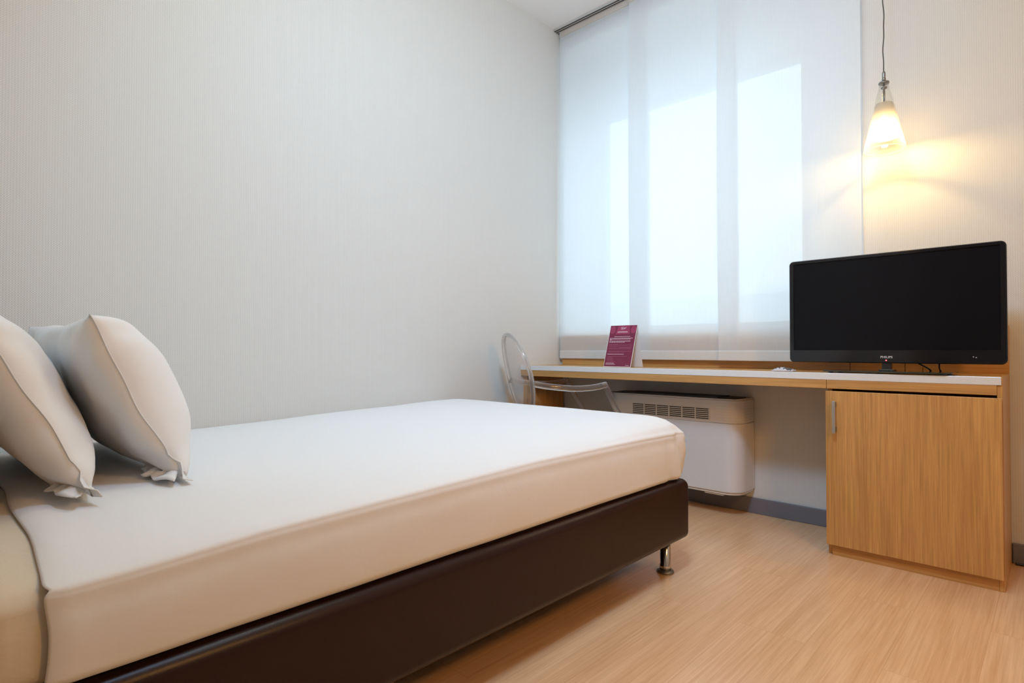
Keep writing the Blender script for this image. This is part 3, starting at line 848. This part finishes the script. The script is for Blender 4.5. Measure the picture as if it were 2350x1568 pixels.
# ------------------------------------------------------------------ bed: base on legs, mattress, sheet, pillows
BX0, BX1, BY0, BY1, BZ0, BZ1 = 0.015, 1.4087, -2.985, -0.961, 0.125, 0.352
t = thing('bed', 'low bed base covered in dark brown leatherette on chrome legs', 'bed', (0.7, -1.95, 0))
og = t.location
vs, fs = rounded_box(BX0, BX1, BY0, BY1, BZ0, BZ1, (0.03, 0.03, 0.03), (20, 30, 4), 6)
base = link('base', mesh_from(vs, fs), M['leather'], t, smooth=True, origin=og)
for (lx, ly) in ((1.345, -1.045), (0.075, -1.045), (1.345, -2.90), (0.075, -2.90)):
    lg = link('leg', lathe([(0, .012), (.0215, .012), (.0215, .030), (.0195, .034), (.0195, BZ0), (0, BZ0)], 24, center=(lx, ly, 0)), M['steel'], t, smooth=False, origin=og)
    for p_ in lg.data.polygons: p_.use_smooth = abs(p_.normal.z) < .5
    link('foot', lathe([(0, 0), (.030, 0), (.032, .003), (.031, .008), (.022, .0118), (0, .0118)], 24, center=(lx, ly, 0)), M['grey_metal'], lg, smooth=True, origin=og)
link('headboard', boxes((0.002, 1.43, -3.018, -2.988, 0.02, 0.62)), M['oak_h'], t, origin=og, bevel=0.004)


def ridge_z(y):
    pts = [(-3.0, .508), (-2.9, .511), (-2.593, .526), (-1.856, .547), (-1.3, .546), (-0.95, .542)]
    if y <= pts[0][0]: return pts[0][1]
    for (a, za_), (b, zb2) in zip(pts[:-1], pts[1:]):
        if y <= b: return za_ + (zb2 - za_) * (y - a) / (b - a)
    return pts[-1][1]


def bed_shape(x, y, z, x0, x1, y0, y1, z0, z1, crown=0.042, wr=1.0):
    """maps a rounded box of the cloth to the soft mattress form."""
    hx = (x1 - x0) / 2; cx = (x0 + x1) / 2
    f = (z - z0) / (z1 - z0)
    zt = ridge_z(y)
    nzv = z0 + f * (zt - z0)
    u = min(1, abs(x - cx) / hx)
    vv = min(1, max(0, (y1 - y)) / 0.05)
    cr = crown * (1 - u ** (3.2 + 3.5 * smooth(1.1, 0.3, y1 - y) + 11 * smooth(.5, 0.03, y1 - y))) * smooth(0, 1, vv) ** .6
    nzv += cr * smooth(0.75, 1.0, f)
    # piping of the mattress pushing through along the upper edge
    side = smooth(hx - .05, hx, abs(x - cx))
    fy = smooth(0.05, 0.0, y1 - y)
    rid = math.exp(-((nzv - (zt - .010)) / .0055) ** 2)
    out = 0.0045 * rid * max(side, 0)
    low = -0.0015 * math.exp(-((nzv - (zt - .04)) / .018) ** 2) * side
    bul = 0.004 * math.sin(math.pi * min(1, max(0, f))) * side
    sx = 1 if x > cx else -1
    x += sx * (out + low + bul)
    y += 0.008 * math.sin(math.pi * f) * fy
    # gentle unevenness and gathers near the foot corner
    w_ = wr * (0.004 * nz((x, y, nzv), 3.0, 1.0) + 0.002 * nz((x, y, nzv), 9.0, 2.0))
    d = math.hypot(x - x1, y - y1)
    gth = wr * 0.0085 * math.exp(-(d / .13) ** 2) * (math.sin(math.atan2(y - y1 + .25, x - x1 + .25) * 24 + nzv * 15 + 3 * nz((x, y, nzv), 6, 4)) + .5 * nz((x, y, nzv), 22, 8))
    pull = 0.006 * math.exp(-(d / .04) ** 2) * smooth(.75, 1, f)
    nzv -= pull
    x += sx * side * (w_ * 0.8 + gth); y += fy * (w_ + gth)
    nzv += smooth(.9, 1, f) * w_ * 0.7
    return x, y, nzv


MX0, MX1, MY0, MY1 = 0.028, 1.378, -2.984, -0.985
vs, fs = rounded_box(MX0, MX1, MY0, MY1, 0.3535, 0.536, (0.045, 0.045, 0.035), (20, 40, 12), 5)
vs = [bed_shape(x, y, z, MX0, MX1, MY0, MY1, 0.3535, 0.548, crown=0.046, wr=0.5) for x, y, z in vs]
o = link('mattress', mesh_from(vs, fs), M['mattress'], smooth=True, origin=(0.7, -2, 0.3535))
tag(o, 'mattress in a cream fitted sheet, its head end bare beside the white sheet', 'mattress')

SX0, SX1, SY0, SY1 = 0.012, 1.392, -3.05, -0.972
vs, fs = rounded_box(SX0, SX1, SY0, SY1, 0.3545, 0.545, (0.026, 0.07, 0.022), (40, 90, 26), 7, skip=('-z', '-y'))
vs2 = []
for x, y, z in vs:
    # open head end: the sheet stops short of the mattress end with a wavy hem
    fr_ = smooth(-2.6, -3.05, y)
    q = bed_shape(x, max(y, -3.0), z, SX0, SX1, SY0, SY1, 0.3545, 0.553, crown=0.056)
    yy = y
    if y < -2.6:
        yy = -2.6 + (y + 2.6) * (0.310 / 0.45)
        yy += 0.0035 * fr_ * math.sin(z * 30 + 1.0) + 0.0035 * fr_ * math.sin(x * 17) + 0.002 * fr_ * nz((x, y, z), 14.0, 2.0)
    else: yy = q[1]
    vs2.append((q[0] + (0.006 * fr_ if x > 1.2 else 0), yy, q[2] + 0.003 * fr_))
vs = vs2
keep = [f for f in fs]
o = link('bed_sheet', mesh_from(vs, keep), M['sheet'], smooth=True, origin=(0.7, -2, 0.3545))
sd = o.modifiers.new('thick', 'SOLIDIFY'); sd.thickness = 0.0025; sd.offset = 1
tag(o, 'smooth white bed sheet drawn tight over the mattress', 'bedding')


def make_pillow(root, Lx, Hh, tf, tb, seed):
    """pillow in its own frame: x along the bed's width, y front (+) to back, z up the lean."""
    nu, nv = 56, 44
    def pt(i, j, s):
        u, v = 2 * i / nu - 1, 2 * j / nv - 1
        u = math.copysign(abs(u) ** .8, u); v = math.copysign(abs(v) ** .8, v)
        ex = Lx / 2 * (1 - .055 * (1 - v * v)) ; ez = Hh / 2 * (1 - .075 * (1 - abs(u) ** 2.5))
        th = (max(0, 1 - abs(u) ** 5.0) ** .60) * (max(0, 1 - abs(v) ** 2.6) ** .60)
        k = tf if s > 0 else -tb
        x, z = u * ex, v * ez
        wv = nz((x * 1.0, z * 1.0, s), 5.0, seed) * .014 * min(1, th * 3) + nz((x, z, s), 14.0, seed + 3) * .005 * min(1, th * 4)
        # creases running in from the corners
        cd = (1 - abs(u)) + (1 - abs(v))
        wv += .006 * math.exp(-(cd / .45) ** 2) * math.sin((abs(u) - abs(v)) * 16 + seed) * min(1, th * 5)
        edge = (1 - min(1, th * 2.2))
        yoff = .004 * edge * math.sin(u * 4.1 + v * 3.3 + seed) + .0015 * edge * math.sin(u * 11 + v * 9 + seed)
        return (x, th * k + (wv if s > 0 else -wv) + yoff - .018 * (1 - v) * 0, z)
    bm = bmesh.new(); A = {}
    for s in (1, -1):
        for i in range(nu + 1):
            for j in range(nv + 1):
                bd = i in (0, nu) or j in (0, nv)
                if bd and s < 0: A[(i, j, s)] = A[(i, j, 1)]; continue
                A[(i, j, s)] = bm.verts.new(pt(i, j, s))
    for s in (1, -1):
        for i in range(nu):
            for j in range(nv):
                bm.faces.new([A[(i, j, s)], A[(i + 1, j, s)], A[(i + 1, j + 1, s)], A[(i, j + 1, s)]])
    link('cushion', bm_mesh(bm), M['pillow'], root, smooth=True)
    # loose flap of the pillowcase along the near short end
    bm = bmesh.new(); rows = []
    for j in range(31):
        v = 2 * j / 30 - 1
        ex = Lx / 2 * (1 - .055 * (1 - v * v)); ez = Hh / 2
        row = []
        for k in range(5):
            s = k / 4; w_ = .006 + .030 * smooth(-.72, -1, v)
            y = .004 * math.sin(4.1 + v * 3.3 + seed) + .0015 * math.sin(11 + v * 9 + seed) + s * .012 * smooth(-.5, -1, v) * math.sin(v * 23 + seed)
            row.append(bm.verts.new((ex - .004 + s * w_, y, v * ez * (1 - .0 * s))))
        rows.append(row)
    for a, b in zip(rows[:-1], rows[1:]):
        for k in range(4): bm.faces.new((a[k], a[k + 1], b[k + 1], b[k]))
    o = link('flap', bm_mesh(bm), M['pillow'], root, smooth=True)
    sd = o.modifiers.new('thick', 'SOLIDIFY'); sd.thickness = .002
    # slack hem crumpled on the sheet under the near lower corner
    ri = root.rotation_euler.to_matrix().inverted(); bm = bmesh.new(); rows = []
    for i in range(41):
        a = i / 40; row = []
        for k in range(9):
            b = k / 8
            fold = abs(math.sin(a * 13 + seed + 1.5 * b)) * .016 * math.sin(math.pi * min(1, b * .75 + .2)) + .005 * nz((a * 4, b * 3, seed), 2.0, seed)
            wv = Vector((-.17 * (1 - a) + .012 * math.sin(b * 5 + a * 9) + .02 * b * a, -.058 * b * (.55 + .45 * math.sin(math.pi * a)) - .004 * math.sin(a * 17), .004 + fold))
            row.append(bm.verts.new(ri @ wv + Vector((Lx / 2 - .006, 0, -Hh / 2 + .002))))
        rows.append(row)
    for p_, q_ in zip(rows[:-1], rows[1:]):
        for k in range(8): bm.faces.new((p_[k], p_[k + 1], q_[k + 1], q_[k]))
    o = link('hem', bm_mesh(bm), M['pillow'], root, smooth=True)
    sd = o.modifiers.new('thick', 'SOLIDIFY'); sd.thickness = .002


def place_pillow(label, cx, y, z, lean, Lx, Hh, tf, tb, seed, rz=0.0):
    r = thing('pillow', label, 'pillow', (cx, y, z), 0, 'pillows leaning at the head of the bed')
    # local z leans back towards the headboard; local y faces the foot of the bed
    r.rotation_euler = (math.radians(90 - lean), 0, rz)
    make_pillow(r, Lx, Hh, tf, tb, seed)
    return r


def pillow_centre(y_bot, z_bot, lean, Hh):
    a = math.radians(lean); return y_bot - math.cos(a) * Hh / 2, z_bot + math.sin(a) * Hh / 2


LEAN = 63
yc, zc2 = pillow_centre(-2.630, 0.568, LEAN, 0.385)
place_pillow('white pillow in front, leaning on the other pillow and nearer the foot of the bed', 0.70, yc, zc2, LEAN, 0.78, 0.385, 0.125, 0.055, 1.0)
yc, zc2 = pillow_centre(-2.795, 0.566, LEAN + 1, 0.40)
place_pillow('white pillow at the very head of the bed, behind the other pillow', 0.72, yc, zc2, LEAN + 1, 0.78, 0.40, 0.078, 0.07, 5.0)

# ------------------------------------------------------------------ small cable by the cabinet
o = link('power_cable', tube(spline([(2.305, -0.03, .006), (2.36, -0.028, .006), (2.45, -0.034, .006), (2.60, -0.028, .006), (2.8, -0.03, .006)], 8), 0.0045, n=8), M['black'], smooth=True, origin=(2.5, -0.03, 0))
tag(o, 'black power cable lying on the floor along the baseboard beside the cabinet', 'cable')
